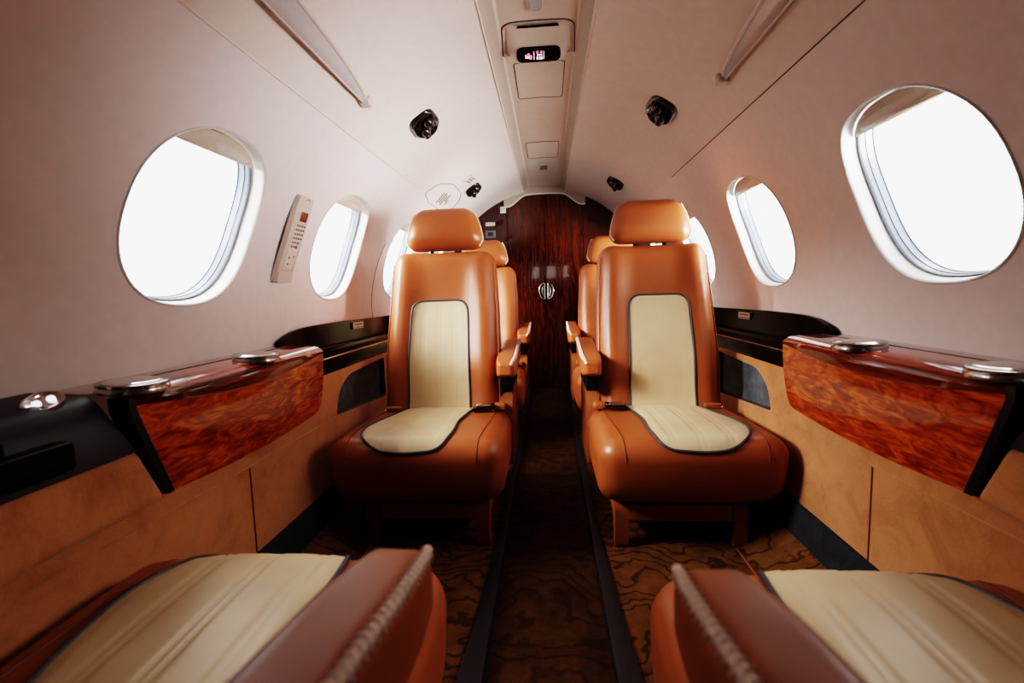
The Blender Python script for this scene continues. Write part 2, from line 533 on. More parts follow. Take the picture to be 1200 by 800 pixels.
# aft bulkhead -----------------------------------------------------------------
def circ_top(x, inset=0): return ZC + sqrt(max(0, (RC - inset) ** 2 - x * x))
DW = .272
def door_top(x):
    ax = abs(x)
    if ax < .115: return 1.389 - .004 * (ax / .115) ** 2
    t = min(1, (ax - .115) / (.262 - .115)); return 1.385 - .080 * (.5 - .5 * cos(pi * min(1, t * 1.0))) * (.75 + .25 * t)
for idx, sd in ((1, -1), (2, 1)):
    xs = frange(.0025, DW - .002, 16)
    poly = [(sd * xs[0], -.028), (sd * xs[-1], -.028)] + [(sd * x, door_top(x)) for x in reversed(xs)]
    root = mk('door_%d' % idx, *prism(poly, lambda x, z: (x, Y1 - .022, z), lambda x, z: (x, Y1 - .001, z)), M['bulkhead'], smooth=False); struct(root)
    # half-round recessed latch
    a0 = -pi / 2 if sd > 0 else pi / 2
    arc = [(sd * .012 + sd * .040 * cos(t), .694 + .058 * sin(t)) for t in frange(-pi / 2, pi / 2, 20)]
    gg = G().add(tube([(x, Y1 - .024, z) for x, z in arc + [arc[0]]], .0065, 8))
    mk('latch_ring', gg.v, gg.f, M['chrome'], root)
    mk('latch_plate', *prism([(x * 1.0, z) for x, z in arc], lambda x, z: (x, Y1 - .024, z), lambda x, z: (x, Y1 - .019, z)), M['darkchrome'], root, smooth=False)
    mk('latch_grip', *tube([(sd * (.022 + .008 * sin(t)), Y1 - .028, .694 + .034 * cos(t)) for t in frange(0, pi, 8)], .005), M['chrome'], root)
# side panels of the bulkhead
g = G()
for sd in (-1, 1):
    xs = frange(DW + .003, RC - .012, 26)
    poly = [(sd * xs[0], -.03), (sd * .66, -.03), (sd * RC * .995, .45)] + [(sd * x, circ_top(x)) for x in reversed(xs)]
    g.add(prism(poly, lambda x, z: (x, Y1 - .016, z), lambda x, z: (x, Y1, z)))
struct(g.mk('wall_back', M['bulkside'], smooth=False))
struct(mk('wall_back_void', [(-.76, Y1 + .004, -.12), (.76, Y1 + .004, -.12), (.76, Y1 + .004, 1.5), (-.76, Y1 + .004, 1.5)], [(0, 1, 2, 3)], M['dark'], smooth=False))
bpy.data.objects['wall_back_void'].name = 'wall_back_rear'
# valance over the doors, its colour darkened to read as headliner in shade
xs = frange(-DW - .02, DW + .02, 44)
poly = [(x, door_top(x) - .002) for x in xs] + [(x, min(circ_top(x), 1.45) + (.04 if abs(x) < .15 else 0)) for x in reversed(xs)]
V, F = prism(poly, lambda x, z: (x, Y1 - .030, z), lambda x, z: (x, Y1 - .002, z))
struct(mk('trim_14', V, F, M['valance'], smooth=False))
struct(mk('trim_15', *tube([(x, Y1 - .032, door_top(x) + .002) for x in xs], .0048, 8), M['frame']))

# forward end of the cabin, behind the viewer, with the flight-deck windscreens
outer = resample([(-.76, -.12), (.76, -.12), (.76, 1.5), (-.76, 1.5)], .1)
pan = [[(-.30, .93), (-.15, .93), (-.15, 1.15), (-.25, 1.15)], [(-.02, .93), (.16, .93), (.16, 1.15), (.0, 1.15)], [(.30, .93), (.50, .93), (.43, 1.15), (.31, 1.15)]]
v, f = cdt(outer, [resample(p, .05) for p in pan], frange(-.76, .76, 10), frange(-.12, 1.5, 10), .03)
struct(mk('wall_front', [(x, Y0 + .002, z) for x, z in v], f, M['wallfront'], smooth=False))
for i, p in enumerate(pan):
    struct(mk('window_%d' % (9 + i), [(x, Y0, z) for x, z in p], [(0, 1, 2, 3)], M['glass'], smooth=False))

# unseen dark partition with a doorway, added to absorb bounce light from forward
v, f = cdt(outer, [resample(rounded_poly([(-.26, -.06), (.40, -.06), (.40, 1.22), (-.26, 1.22)], [0, 0, .12, .12]), .06)], frange(-.76, .76, 10), frange(-.12, 1.5, 10), .03)
struct(mk('wall_front_bounce_block', [(x, -.62, z) for x, z in v], f, M['wallfront'], smooth=False))

# ------------------------------------------------------------------ wood side consoles
def zt(y): return .561
def zb(y):
    t = (y - .66) / .58; return .547 - .024 * max(0, sin(pi * min(1, max(0, t))))
def near_y(z): return .650 + .074 * max(0, .54 - z) / .15
YE = 1.255
def console(sd, side, lab):
    root = thing('side_console', lab, 'console', (sd * .66, .95, .38), 'wood side consoles along the cabin walls')
    off = Vector(root.location)
    def L(p): return Vector((sd * p[0], p[1], p[2])) - off
    ts = frange(0, 1, 40)
    # top with its rolled front band
    rows = []
    for t in ts:
        y = .640 + t * (YE - .640); z0, z1 = zt(y), zb(y)
        rows.append([(.738, y, .5705), (.700, y, .5715), (.645, y, .5695), (.617, y, .5665), (.604, y, z0 - .003), (.5995, y, z0 - .010), (.598, y, (z0 + z1) / 2), (.6005, y, z1 + .001), (.606, y, z1)])
    rows = [[rows[0][0]] * 0 + r for r in rows]
    V = [L(p) for r in rows for p in r]; n = 9; F = []
    for j in range(len(rows) - 1):
        for i in range(n - 1): F.append((j * n + i, j * n + i + 1, (j + 1) * n + i + 1, (j + 1) * n + i))
    endp = [(x, YE + .001, z) for x, y, z in rows[-1]]
    b = len(V); V += [L(p) for p in endp] + [L((.738, YE + .001, .40)), L((.62, YE + .001, .40))]
    F.append(tuple(range(b, b + n + 2)))
    top = mk('console_top', V, F, [M['wood_top'], M['wood_band']], root, sharp=35)
    for p in top.data.polygons:
        c = p.center + off
        if c.z < zt(c.y) - .006: p.material_index = 1
    # long lid line in the top
    mk('lid_line', *tube([L((.690, y, .5712)) for y in frange(.74, 1.24, 12)], .0011, 6), M['shadowgap'], top)
    # figured front panel, slanted near end, rounded lower aft corner
    poly = [(near_y(.56), .56), (near_y(.50), .50), (near_y(.44), .44), (near_y(.386), .386)]
    poly += [(y, .386 - .014 * sin(pi * (y - .724) / .5) * .8) for y in frange(.76, 1.19, 12)]
    poly += rounded_poly([(1.19, .384), (YE, .388), (YE, .56)], [0, .04, 0], 6)[1:]
    v, f = cdt(resample(poly, .02), [], frange(.6, YE, 40), frange(.36, .57, 14), .006)
    def face(y, z):
        zz = min(z, zb(y) + .004)
        u = (zt(y) - zz) / .17
        return L((.6015 + .016 * u + .003 * u * u - .004 * sin(pi * max(0, min(1, u))), y, zz))
    gg = G().add(([face(*p) for p in v], f))
    rim = resample(poly, .02); nr = len(rim)
    back_ = [face(*p) + Vector((sd * .006, 0, 0)) for p in rim]
    gg.add(([face(*p) for p in rim] + back_, [(i, (i + 1) % nr, nr + (i + 1) % nr, nr + i) for i in range(nr)]))
    mk('front_panel', gg.v, gg.f, M['wood'], root)
    # black leather strip that closes the near end
    V = []; F = []
    zs = frange(.562, .386, 10)
    for z in zs:
        u = max(0, (.54 - z) / .17)
        for dx, dy in ((-.003, -.010), (-.003, .003), (.03, .003), (.03, -.010)):
            V.append(L((.600 + .022 * u + dx, near_y(z) + dy, z)))
    for j in range(len(zs) - 1):
        for i in range(4): F.append((j * 4 + i, j * 4 + (i + 1) % 4, j * 4 + 4 + (i + 1) % 4, j * 4 + 4 + i))
    mk('end_strip', V, F, M['blackleather'], root)
    # two flush metal cup holders
    for y in (.684, 1.0):
        z = .5695
        o = L((.628, y, z + .001))
        nrm = Vector((-sd * .04, 0, 1))
        c = mk('cup_holder', *lathe([(.0, .004), (.030, .004), (.034, .005), (.040, .0095), (.0445, .0105), (.0465, .0095), (.0465, .006), (.045, .005), (.0465, .003), (.0475, .000), (.0475, -.004)], 40, nrm, o), M['cupmetal'], root)
        mk('cup_lid', *lathe([(.0, .0125), (.030, .0122), (.037, .0115), (.0385, .0100), (.0385, .006)], 40, nrm, o), M['chrome'], c)
    return root
console(-1, 'left', 'polished red wood side console under the left windows with two chrome cup lids')
console(1, 'right', 'polished red wood side console under the right windows with two chrome cup lids')

# gloss black side ledges behind the consoles
def ledge(sd, lab):
    root = thing('side_ledge', lab, 'ledge', (sd * .69, 2.4, .48), 'gloss black side ledges')
    off = Vector(root.location)
    def L(x, y, z): return Vector((sd * x, y, z)) - off
    up = [(1.259, .576), (1.275, .584), (1.30, .592), (1.34, .602), (1.40, .609), (1.47, .611), (1.63, .612), (2.1, .606), (Y1 - .02, .606), (Y1 - .02, .51), (1.259, .51)]
    V, F = prism(up, lambda y, z: L(.722 + .015 * max(0, (.612 - z)) / .1 * 0 + (.006 if z > .6 else 0), y, z), lambda y, z: L(.740, y, z))
    mk('upstand', V, F, M['black'], root, sharp=30)
    pr = [(.73, .540), (.712, .538), (.706, .531), (.700, .531), (.698, .537), (.688, .537), (.686, .527), (.648, .525), (.634, .524), (.629, .520), (.627, .510), (.630, .478), (.640, .474), (.73, .474)]
    V, F = prism(pr, lambda x, z: L(x, YE + .002, z), lambda x, z: L(x, Y1 - .02, z - .008))
    mk('shelf', V, F, M['black'], root, sharp=20)
    mk('edge_strip', *tube([L(.6315, YE + .004, .5225), L(.6315, Y1 - .03, .5145)], .0014, 6), M['chrome'], root)
    mk('rear_edge_strip', *tube([L(.7, YE + .004, .5335), L(.7, Y1 - .03, .5255)], .0012, 6), M['chrome'], root)
    # seat-number style placard set in the upstand: plain pale plate with two rows of grey marks
    c = mk('placard', *rbox(L(.7195, 1.80, .588), (.001, .050, .012), .0008, 2, 1), M['white'], root, smooth=False)
    gg = G()
    for i in range(5): gg.add(rbox(L(.7182, 1.770 + i * .015, .592), (.0004, .0045, .0035), .0003, 1, 1))
    for i in range(6): gg.add(rbox(L(.7182, 1.765 + i * .014, .581), (.0004, .0050, .0015), .0003, 1, 1))
    gg.mk('placard_print', M['ink'], c, smooth=False)
    return root
ledge(-1, 'gloss black side ledge along the left wall, aft of the wood console')
ledge(1, 'gloss black side ledge along the right wall, aft of the wood console')

# black padded armrest ledges nearest the viewer
def near_ledge(sd, lab):
    root = thing('padded_ledge', lab, 'ledge', (sd * .66, .2, .48), 'black padded ledges nearest the viewer')
    off = Vector(root.location)
    def L(x, y, z): return Vector((sd * x, y, z)) - off
    pr = [(.738, .575), (.70, .574), (.655, .570), (.634, .559), (.622, .538), (.616, .508), (.613, .490), (.612, .476), (.640, .474), (.738, .474)]
    ys = frange(-1.2, .638, 16); V = []; F = []; n = len(pr)
    for y in ys:
        for x, z in pr:
            yy = y if y < .6 else near_y(z) - .022
            V.append(L(x, yy, z))
    for j in range(len(ys) - 1):
        for i in range(n): F.append((j * n + i, j * n + (i + 1) % n, (j + 1) * n + (i + 1) % n, (j + 1) * n + i))
    F.append(tuple(range(n))); F.append(tuple(range((len(ys) - 1) * n, len(ys) * n)))
    mk('padded_top', V, F, M['blackleather'], root, sharp=50)
    s = mk('gloss_tray', *rbox(L(.622, -.32, .507), (.026, .878, .020), .008, 3, 2), M['black'], root)
    mk('tray_step', *rbox(L(.632, -.34, .535), (.022, .83, .012), .006, 3, 2), M['black'], root)
    nrm = Vector((-sd * .55, -.25, .80)).normalized(); o = L(.658, .577, .571)
    b = mk('round_fixture', *lathe([(.0, .003), (.014, .003), (.0165, .005), (.020, .0055), (.0215, .003), (.0215, -.006)], 32, nrm, o, sx=.8, sy=1.15), M['chrome'], root)
    gg = G()
    for d in (-.009, .009): gg.add(lathe([(0, .0075), (.003, .007), (.0048, .0045), (.005, .002)], 16, nrm, o + Vector((0, d, 0)).cross(nrm).cross(nrm) * -1))
    gg.mk('lamp_dome', M['led'], b)
    return root
near_ledge(-1, 'black padded ledge with an oval silver lamp, left of the near left seat')
near_ledge(1, 'black padded ledge at the right frame edge beside the near right seat')

# ------------------------------------------------------------------ seats
def seat(inb, name, label, group, loc, rz, recline):
    """inb = +1 when the aisle side is local +x; front is local -y; origin on the floor under the crease"""
    root = thing(name, label, 'seat', loc, group, rz)
    ib = inb
    # ---- base: two side panels with feet and a front rail
    base = mk('base_rail', *rbox((ib * .02, -.292, .098), (.14, .012, .024), .006, 3, 2), M['leather_base'], root)
    for x0 in (-.140, .172):
        poly = [(-.305, .0), (-.268, .0), (-.262, .07), (-.235, .085), (.16, .085), (.19, .07), (.20, 0), (.25, 0), (.27, .14), (.24, .19), (-.20, .19), (-.27, .14), (-.302, .11)]
        poly = rounded_poly(poly, .012, 3)
        mk('base_side', *prism(poly, lambda y, z: (ib * (x0 - .018), y, z), lambda y, z: (ib * (x0 + .018), y, z)), M['leather_base'], root, sharp=35)
    mk('mechanism', *rbox((ib * .02, -.02, .10), (.135, .20, .065), .01, 2, 1), M['dark'], root, smooth=False)
    # ---- cushion
    HW, YF, YB, ZTOP, ZBOT, RR = .240, -.392, .09, .316, .136, .052
    def cdef(q):
        t = min(1, max(0, (q.z - ZBOT) / (ZTOP - ZBOT)))   # 0 bottom .. 1 top
        y = q.y; x = q.x; z = q.z
        fy = (y - YF) / (YB - YF)
        crown = .012 * (1 - (x / HW) ** 2) * max(0, t)
        edge = max(0, abs(x) - .15) / .093
        z += crown * (.4 + .6 * sin(pi * min(1, max(0, fy)))) - .020 * max(0, t) * max(0, (fy - .25)) + .006 * edge * t * (1 - edge)
        x *= 1 - .02 * (1 - t) ** 2 - .03 * max(0, fy - .5) * 2
        fr = max(0, 1 - fy * 2.2)
        y += .035 * (1 - t) ** 1.6 * fr + .014 * (x / HW) ** 2 * fr - .006 * sin(pi * t) * fr
        z += .003 * (1 - t) * fr * (x / HW) ** 2
        return Vector((x, y, z))
    c0 = ((0, (YF + YB) / 2, (ZTOP + ZBOT) / 2), (HW, (YB - YF) / 2, (ZTOP - ZBOT) / 2))
    cush = mk('seat_cushion', *rbox(c0[0], c0[1], RR, 7, 14, cdef), M['leather'], root)
    def csurf(x, d, h=0):                              # d = distance forward from the crease along the surface
        flat = -YF - RR
        if d <= flat: return cdef(Vector((x, -d, ZTOP + h)))
        a = min(pi / 2, (d - flat) / RR)
        return cdef(Vector((x, YF + RR - (RR + h) * sin(a), ZTOP - RR + (RR + h) * cos(a))))
    def pleat(x, lines, wdt=.004, dep=.0017):
        return -sum(dep * (exp(-((x - l - .006) / wdt) ** 2) + exp(-((x - l + .006) / wdt) ** 2)) for l in lines)
    co = -ib * .018                                     # insert sits a little outboard
    lines = [co - .072, co, co + .072]
    oi = [(ib * x_, d) for x_, d in ((.115, -.03), (.102, .10), (.093, .20), (.101, .29), (.090, .388), (-.02, .397), (-.09, .391), (-.143, .35), (-.166, .27), (-.155, .18), (-.135, .10), (-.120, -.03))]
    outl = resample(rounded_poly(oi, [0, .04, .04, .04, .045, .03, .04, .05, .05, .04, .04, 0], 6), .012)
    xs_ = sorted(set([round(-.2 + i * .0045, 5) for i in range(90)]))
    v, f = cdt(outl, [], xs_, frange(-.03, .40, 34), .004)
    def ch(x, d):
        e = dist_poly((x, d), outl)
        return .0035 + .003 * min(1, e / .02) + pleat(x, lines)
    ins = mk('cushion_insert', [csurf(x, d, ch(x, d)) for x, d in v], f, M['cream'], cush)
    pl = [p for p in outl if p[1] > -.028]
    i0 = min(range(len(outl)), key=lambda i: outl[i][1] + abs(outl[i][0] - outl[0][0]) * .01)
    mk('cushion_piping', *tube([csurf(x, d, .0035) for x, d in outl], .0036, 8, True), M['piping'], cush)
    for sx in (1, -1):
        mk('cushion_seam', *tube([csurf(sx * (.193 - .02 * (d / .4)), d, .0003) for d in frange(0.02, .425, 26)], .0016, 6), M['seam'], cush)
    # ---- backrest, built upright about the crease and then reclined
    piv = Vector((0, 0, .300))
    def hinge(o):
        o.location = piv; o.rotation_euler = (-recline, 0, 0)
        return o
    BH, TH = .565, .115
    def bulge(x, v):
        a = abs(x)
        s = .016 * exp(-((a - .145) / .04) ** 2) - .010 * exp(-((v - .06) / .07) ** 2) + .012 * exp(-((v - .17) / .12) ** 2) + .010 * exp(-((v - .49) / .07) ** 2) * (1 - (a / .2) ** 2)
        return -s
    def bdef(q):
        v = q.z; u = 1 - (q.y / TH)
        k = 1.0 - .105 * max(0, v / BH) + .03 * sin(pi * max(0, min(1, v / BH)))
        y = q.y + bulge(q.x, v) * max(0, min(1, u)) + .030 * (1 - v / BH) * (1 - u) * 0
        return Vector((q.x * k, y, v))
    back = hinge(mk('backrest', *rbox((0, TH / 2, BH / 2 - .02), (.199, TH / 2, BH / 2 + .02), .045, 6, 14, bdef), M['leather'], root))
    def bsurf(x, v, h=0): return bdef(Vector((x, -h, v)))
    bo = -ib * .008
    bl = [(bo - .105, .0), (bo + .105, .0), (bo + .1, .385), (bo - .1, .385)]
    outl2 = resample(rounded_poly(bl, [.004, .004, .045, .045], 8), .012)
    lines2 = [bo - .055, bo, bo + .055]
    v, f = cdt(outl2, [], [bo - .108 + i * .0045 for i in range(49)], frange(0, .39, 22), .004)
    mk('back_insert', [bsurf(x, vv, .0025 + .002 * min(1, dist_poly((x, vv), outl2) / .02) + pleat(x, lines2, .003, .0005)) for x, vv in v], f, M['cream'], back)
    mk('back_piping', *tube([bsurf(x, vv, .0025) for x, vv in outl2], .0034, 8, True), M['piping'], back)
    for sx in (-1, 1):
        mk('back_seam', *tube([bdef(Vector((sx * .1945, .018, vv))) for vv in frange(.02, BH - .045, 20)], .0022, 6), M['leather'], back)
    # ---- headrest
    def hdef(q):
        v = (q.z - BH - .012) / .150
        k = 1.0 - .12 * max(0, v) - .20 * max(0, v) ** 3.2
        u = max(0, 1 - q.y / .09)
        return Vector((q.x * k, q.y - .016 * (1 - (q.x / .143) ** 2) * u * sin(pi * min(1, max(0, v * .9 + .05))), q.z))
    hr = hinge(mk('headrest', *rbox((0, .045, BH + .087), (.144, .046, .076), .0455, 6, 10, hdef), M['leather'], root))
    for sx in (-1, 1):
        pts = []
        for t in frange(-.1, 1.02, 18):
            a = pi * t; px = sx * (.1415 - (.10 * max(0, t - .75) ** 1.3 * 3) * 0); pz = BH + .03 + .112 * t
            pts.append(hdef(Vector((px - sx * .004 * max(0, .1 - t) * 60 * .3, .030, pz))))
        mk('headrest_piping', *tube(pts, .0030, 6), M['leather_pale'], hr)
    for sx in (-.05, .05): mk('headrest_post', *tube([(sx, .055, BH - .03), (sx, .055, BH + .03)], .007, 10), M['darkchrome'], hr)
    # ---- aisle armrest
    ax = ib * .2245
    def adef(q):
        t = (q.y + .085) / .36                            # 0 at the tip
        k = 1 - .10 * t
        nose = max(0, 1 - t / .24) ** 2
        x = ax - ib * .004 * nose + (q.x - ax) * k * (1 - .45 * nose * (1 if (q.x - ax) * ib < 0 else .25))
        zc = .451
        return Vector((x, q.y, zc + (q.z - zc) * (1 - .62 * nose * (1 if q.z < zc else .22)) + .034 * t))
    arm = mk('armrest', *rbox((ax, .095, .451), (.034, .18, .036), .016, 6, 10, adef), M['leather'], root)
    wx = ib * .2540
    path = [adef(Vector((wx, -.078 + .345 * t, .4845))) for t in frange(0, 1, 30)]
    path = [Vector((p.x - ib * .004, p.y - .006, p.z - .010)) for p in path[:1]] + path
    mk('armrest_welt', *tube(path, .0046, 8), M['leather_pale'], arm)
    gs = G()
    for i in range(44):
        y = -.072 + i * .0077
        p = adef(Vector((wx - ib * .0035, y, .4870))); q = adef(Vector((wx + ib * .0035, y + .004, .4830)))
        gs.add(tube([p + Vector((0, 0, .0022)), (p + q) / 2 + Vector((ib * .0022, 0, .0036)), q + Vector((ib * .0034, 0, -.0004))], .0008, 5))
    gs.mk('stitching', M['thread'], arm)
    mk('armrest_bracket', *rbox((ib * .222, .10, .400), (.020, .13, .026), .008, 3, 2), M['dark'], root)
    shp = rounded_poly([(-.02, .12), (.26, .12), (.28, .37), (.08, .375), (.0, .33)], .03, 5)
    mk('side_shroud', *prism(shp, lambda y, z: (ib * .196, y, z), lambda y, z: (ib * .238, y, z)), M['leather_base'], root, sharp=35)
    # ---- seat belt: chrome buckle on the aisle side, leather tongue loop on the wall side
    bk = mk('belt_buckle', *rbox((ib * .150, -.042, .327), (.034, .017, .010), .006, 3, 1, lambda q: Vector((q.x, q.y, q.z + .12 * (q.x - ib * .150) * ib))), M['darkchrome'], root)
    mk('buckle_plate', *rbox((ib * .150, -.044, .3375), (.024, .014, .003), .0025, 2, 1), M['chrome'], bk)
    mk('belt_strap', *rbox((ib * .198, -.012, .324), (.020, .018, .012), .008, 3, 2), M['leather'], root)
    bl_ = mk('belt_loop', *rbox((-ib * .155, -.024, .322), (.026, .010, .008), .005, 3, 1), M['leather'], root)
    mk('loop_pin', *tube([(-ib * .185, -.030, .317), (-ib * .125, -.030, .317)], .0035, 8), M['chrome'], bl_)
    return root

def copy_tree(o, parent=None):
    c = o.copy(); COL.objects.link(c); c.parent = parent
    for ch in o.children: copy_tree(ch, c)
    return c
RCL = radians(12.5)
grp = 'tan and cream leather cabin seats'
A = seat(1, 'cabin_seat', 'tan and cream leather seat facing the viewer, front one left of the aisle', grp, (-.352, 1.56, 0), 0, RCL)
B = seat(-1, 'cabin_seat', 'tan and cream leather seat facing the viewer, front one right of the aisle', grp, (.370, 1.56, 0), 0, RCL)
def place(src, label, loc, rz, recline, arm_dx=0):
    c = copy_tree(src); c.location = loc; c.rotation_euler = (0, 0, rz); c['label'] = label
    for ch in c.children:
        if ch.name.startswith(('backrest', 'headrest')): ch.rotation_euler = (-recline, 0, 0)
        if arm_dx and ch.name.startswith(('armrest', 'side_shroud')):
            ib = -1 if src is B else 1; a = ib * .07; p = Vector((ib * .2245, -.085, 0))
            ch.rotation_euler.z = a; ch.location = p - Matrix.Rotation(a, 3, 'Z') @ p + Vector((arm_dx, 0, .013))
    return c
place(A, 'tan leather cabin seat mostly hidden behind the front left seat, near the wood doors', (-.345, 2.50, 0), 0, radians(16))
place(B, 'tan leather cabin seat mostly hidden behind the front right seat, near the wood doors', (.368, 2.50, 0), 0, radians(16))
place(B, 'tan leather seat cropped at the bottom left, only its cream cushion and armrest in view', (-.378, .285, 0), pi, radians(60), -.042)
place(A, 'tan leather seat cropped at the bottom right, only its cream cushion and armrest in view', (.376, .262, 0), pi, radians(60), .026)

# ------------------------------------------------------------------ ceiling and wall fittings
def wallpiece(poly, sd, h0, h1, off=Vector((0, 0, 0)), inset=0.0):
    c = Vector((sum(p[0] for p in poly) / len(poly), sum(p[1] for p in poly) / len(poly)))
    q = [tuple(c + (Vector(p) - c) * (1 - inset)) for p in poly]
    n = len(poly)
    V = [Vector(onwall(sd, y, s, h0)) - off for y, s in poly] + [Vector(onwall(sd, y, s, h1)) - off for y, s in q]
    F = [tuple(reversed(range(n))), tuple(range(n, 2 * n))] + [(i, (i + 1) % n, n + (i + 1) % n, n + i) for i in range(n)]
    return V, F

# reading lights: black chrome shields holding two swivelling eyes
def reading_light(sd, y, sc, label):
    o = Vector(onwall(sd, y, sc)); root = thing('reading_light', label, 'light', o, 'black ceiling reading lights')
    th = sc / RC; nrm = Vector((-sd * cos(th), 0, -sin(th))); es = Vector((-sd * sin(th), 0, cos(th))); ey = Vector((0, 1, 0))
    def P(a, b, h): return ey * a + es * b + nrm * h
    shield = [(a * 1.7, b * 1.2) for a, b in rounded_poly([(-.052, -.036), (-.052, .040), (.020, .047), (.056, .014), (.056, -.016), (.020, -.043)], .024, 6)]
    n = len(shield); V = []; F = []
    for kk, h in ((1.04, -.002), (1.02, .005), (.95, .012), (.84, .014), (.78, .010), (.70, .004)):
        V += [P(a * kk, b * kk, h) for a, b in shield]
    for r in range(5): F += [(r * n + i, r * n + (i + 1) % n, (r + 1) * n + (i + 1) % n, (r + 1) * n + i) for i in range(n)]
    F.append(tuple(range(5 * n, 6 * n)))
    mk('bezel', V, F, M['blackchrome'], root, sharp=60)
    for a, b, d in ((-.016, .012, Vector((.35, .1))), (.022, -.008, Vector((.9, -.2)))):
        c = P(a * 1.35, b * 1.35, .006); ax_ = (nrm + ey * d.x + es * d.y).normalized()
        e = mk('swivel_eye', *lathe([(0, -.02)] + [(.0205 * sin(t), -.0205 * cos(t)) for t in frange(.3, pi * .8, 10)] + [(.0125, .020), (.0125, .026), (.0105, .0275), (.009, .026), (.008, .020), (0, .019)], 24, ax_, c), M['blackchrome'], root, sharp=50)
        mk('eye_lens', *lathe([(0, .0225), (.006, .0215), (.0082, .0195)], 16, ax_, c), M['lens'], e)
    return root
reading_light(-1, 1.745, .735, 'black reading light on the left headliner, the larger one nearer the viewer')
reading_light(1, 1.745, .735, 'black reading light on the right headliner, the larger one nearer the viewer')
reading_light(-1, 2.86, .735, 'small distant black reading light above the left seat headrests')
reading_light(1, 2.86, .735, 'small distant black reading light above the right seat headrests')

# long crescent grab handles
def grab_handle(sd, label):
    yc, hl = .78, .585
    o = Vector(onwall(sd, yc, .65)); root = thing('grab_handle', label, 'handle', o, 'crescent ceiling grab handles')
    def P(y, s, h): return Vector(onwall(sd, y, s, h)) - o
    ys = frange(yc - hl, yc + hl, 40)
    def wd(y):
        t = (y - yc) / hl; return .007 + .048 * max(0, 1 - t * t) ** .6
    def dep(y):
        t = (y - yc) / hl; return .010 + .008 * max(0, 1 - t * t) ** .7
    V = []; F = []
    for y in ys:
        w, d = wd(y), dep(y); s0 = .636
        for s, h in ((s0, -.004), (s0, d * .9), (s0 + .003, d), (s0 + w * .55, d * .82), (s0 + w - .004, d * .55)): V.append(P(y, s, h))
    n = 5
    for j in range(len(ys) - 1): F += [(j * n + i, j * n + i + 1, (j + 1) * n + i + 1, (j + 1) * n + i) for i in range(n - 1)]
    mk('grip_face', V, F, M['lens'], root, sharp=50)
    mk('grip_edge', *tube([P(y, .636 + wd(y) - .003, dep(y) * .5) for y in ys], .0055, 8), M['handset_face'], root)
    mk('lower_edge', *tube([P(y, .6365, dep(y) * .93) for y in ys], .0026, 8), M['handset'], root)
    for e in (-1, 1):
        ye = yc + e * hl
        mk('end_pod', *rbox(P(ye + e * .004, .650, .006), (.012, .012, .012), .008, 4, 2), M['handset_face'], root)
        mk('end_cap', *rbox(P(ye - e * .004, .640, .010), (.014, .016, .008), .004, 3, 2), M['handset'], root)
    return root
grab_handle(-1, 'long grey crescent grab handle on the left side of the ceiling')
grab_handle(1, 'long grey crescent grab handle on the right side of the ceiling')

# lit warning sign pod in the channel
def cz(x, y=0): return channel_z(x)
root = thing('ceiling_sign', 'ceiling pod with a black lit warning sign in the centre channel', 'sign', (0, 1.5, cz(0)))
off = Vector(root.location)
def C(x, y, d): return Vector((x, y, channel_z(x) - d)) - off
bz = resample(rounded_poly([(-.100, 1.415), (.100, 1.415), (.112, 1.60), (-.112, 1.60)], [.035, .035, .012, .012], 6), .02)
mk('bezel_line', *tube([C(x, y, .0005) for x, y in bz], .0022, 6, True), M['shadowgap'], root)
mk('bezel_lip', *tube([C(x * .97, 1.51 + (y - 1.51) * .96, .001) for x, y in bz], .0035, 6, True), M['channel'], root)
# slanted fairing facing forward
def fair(x, t, lift=0):       # t 0 near edge flush .. 1 lowest edge
    y = 1.428 + .135 * t; d = .004 + .040 * t ** 1.3
    nn = Vector((0, -.30, -.95)) * lift
    return Vector((x, y, channel_z(0) - d)) - off + nn
V = []; F = []
xs = frange(-.070, .070, 10); ts = frange(0, 1, 8)
for t in ts:
    for x in xs: V.append(fair(x, t))
m_ = len(xs)
for j in range(8):
    for i in range(10): F.append((j * m_ + i, j * m_ + i + 1, (j + 1) * m_ + i + 1, (j + 1) * m_ + i))
b = len(V)
for x in xs: V.append(Vector((x, 1.60, channel_z(0) - .002)) - off)
for i in range(10): F.append((8 * m_ + i, 8 * m_ + i + 1, b + i + 1, b + i))
for sx, col in ((-1, 0), (1, m_ - 1)):      # flared cheeks
    bb = len(V)
    for t in ts:
        p = fair(0, t); V.append(Vector((sx * (.088 + .010 * t), p.y, channel_z(.09) - off.z - .002)))
    for j in range(8): F.append((j * m_ + col, (j + 1) * m_ + col, bb + j + 1, bb + j))
    F.append((8 * m_ + col, b + col, bb + 8))
mk('sign_housing', V, F, M['channel'], root, sharp=45)
mk('slot', *prism(rounded_poly([(-.056, .02), (.056, .02), (.060, .085), (-.060, .085)], .006), lambda x, t: fair(x, t, .0006), lambda x, t: fair(x, t, .0022)), M['dark'], root, smooth=False)
scp = [(x, t / .14) for x, t in rounded_poly([(-.066, .083), (.066, .083), (.066, .137), (-.066, .137)], .022, 6)]
scr = mk('sign_screen', *prism(scp, lambda x, t: fair(x, t, .0005), lambda x, t: fair(x, t, .004)), M['sign'], root, smooth=False)
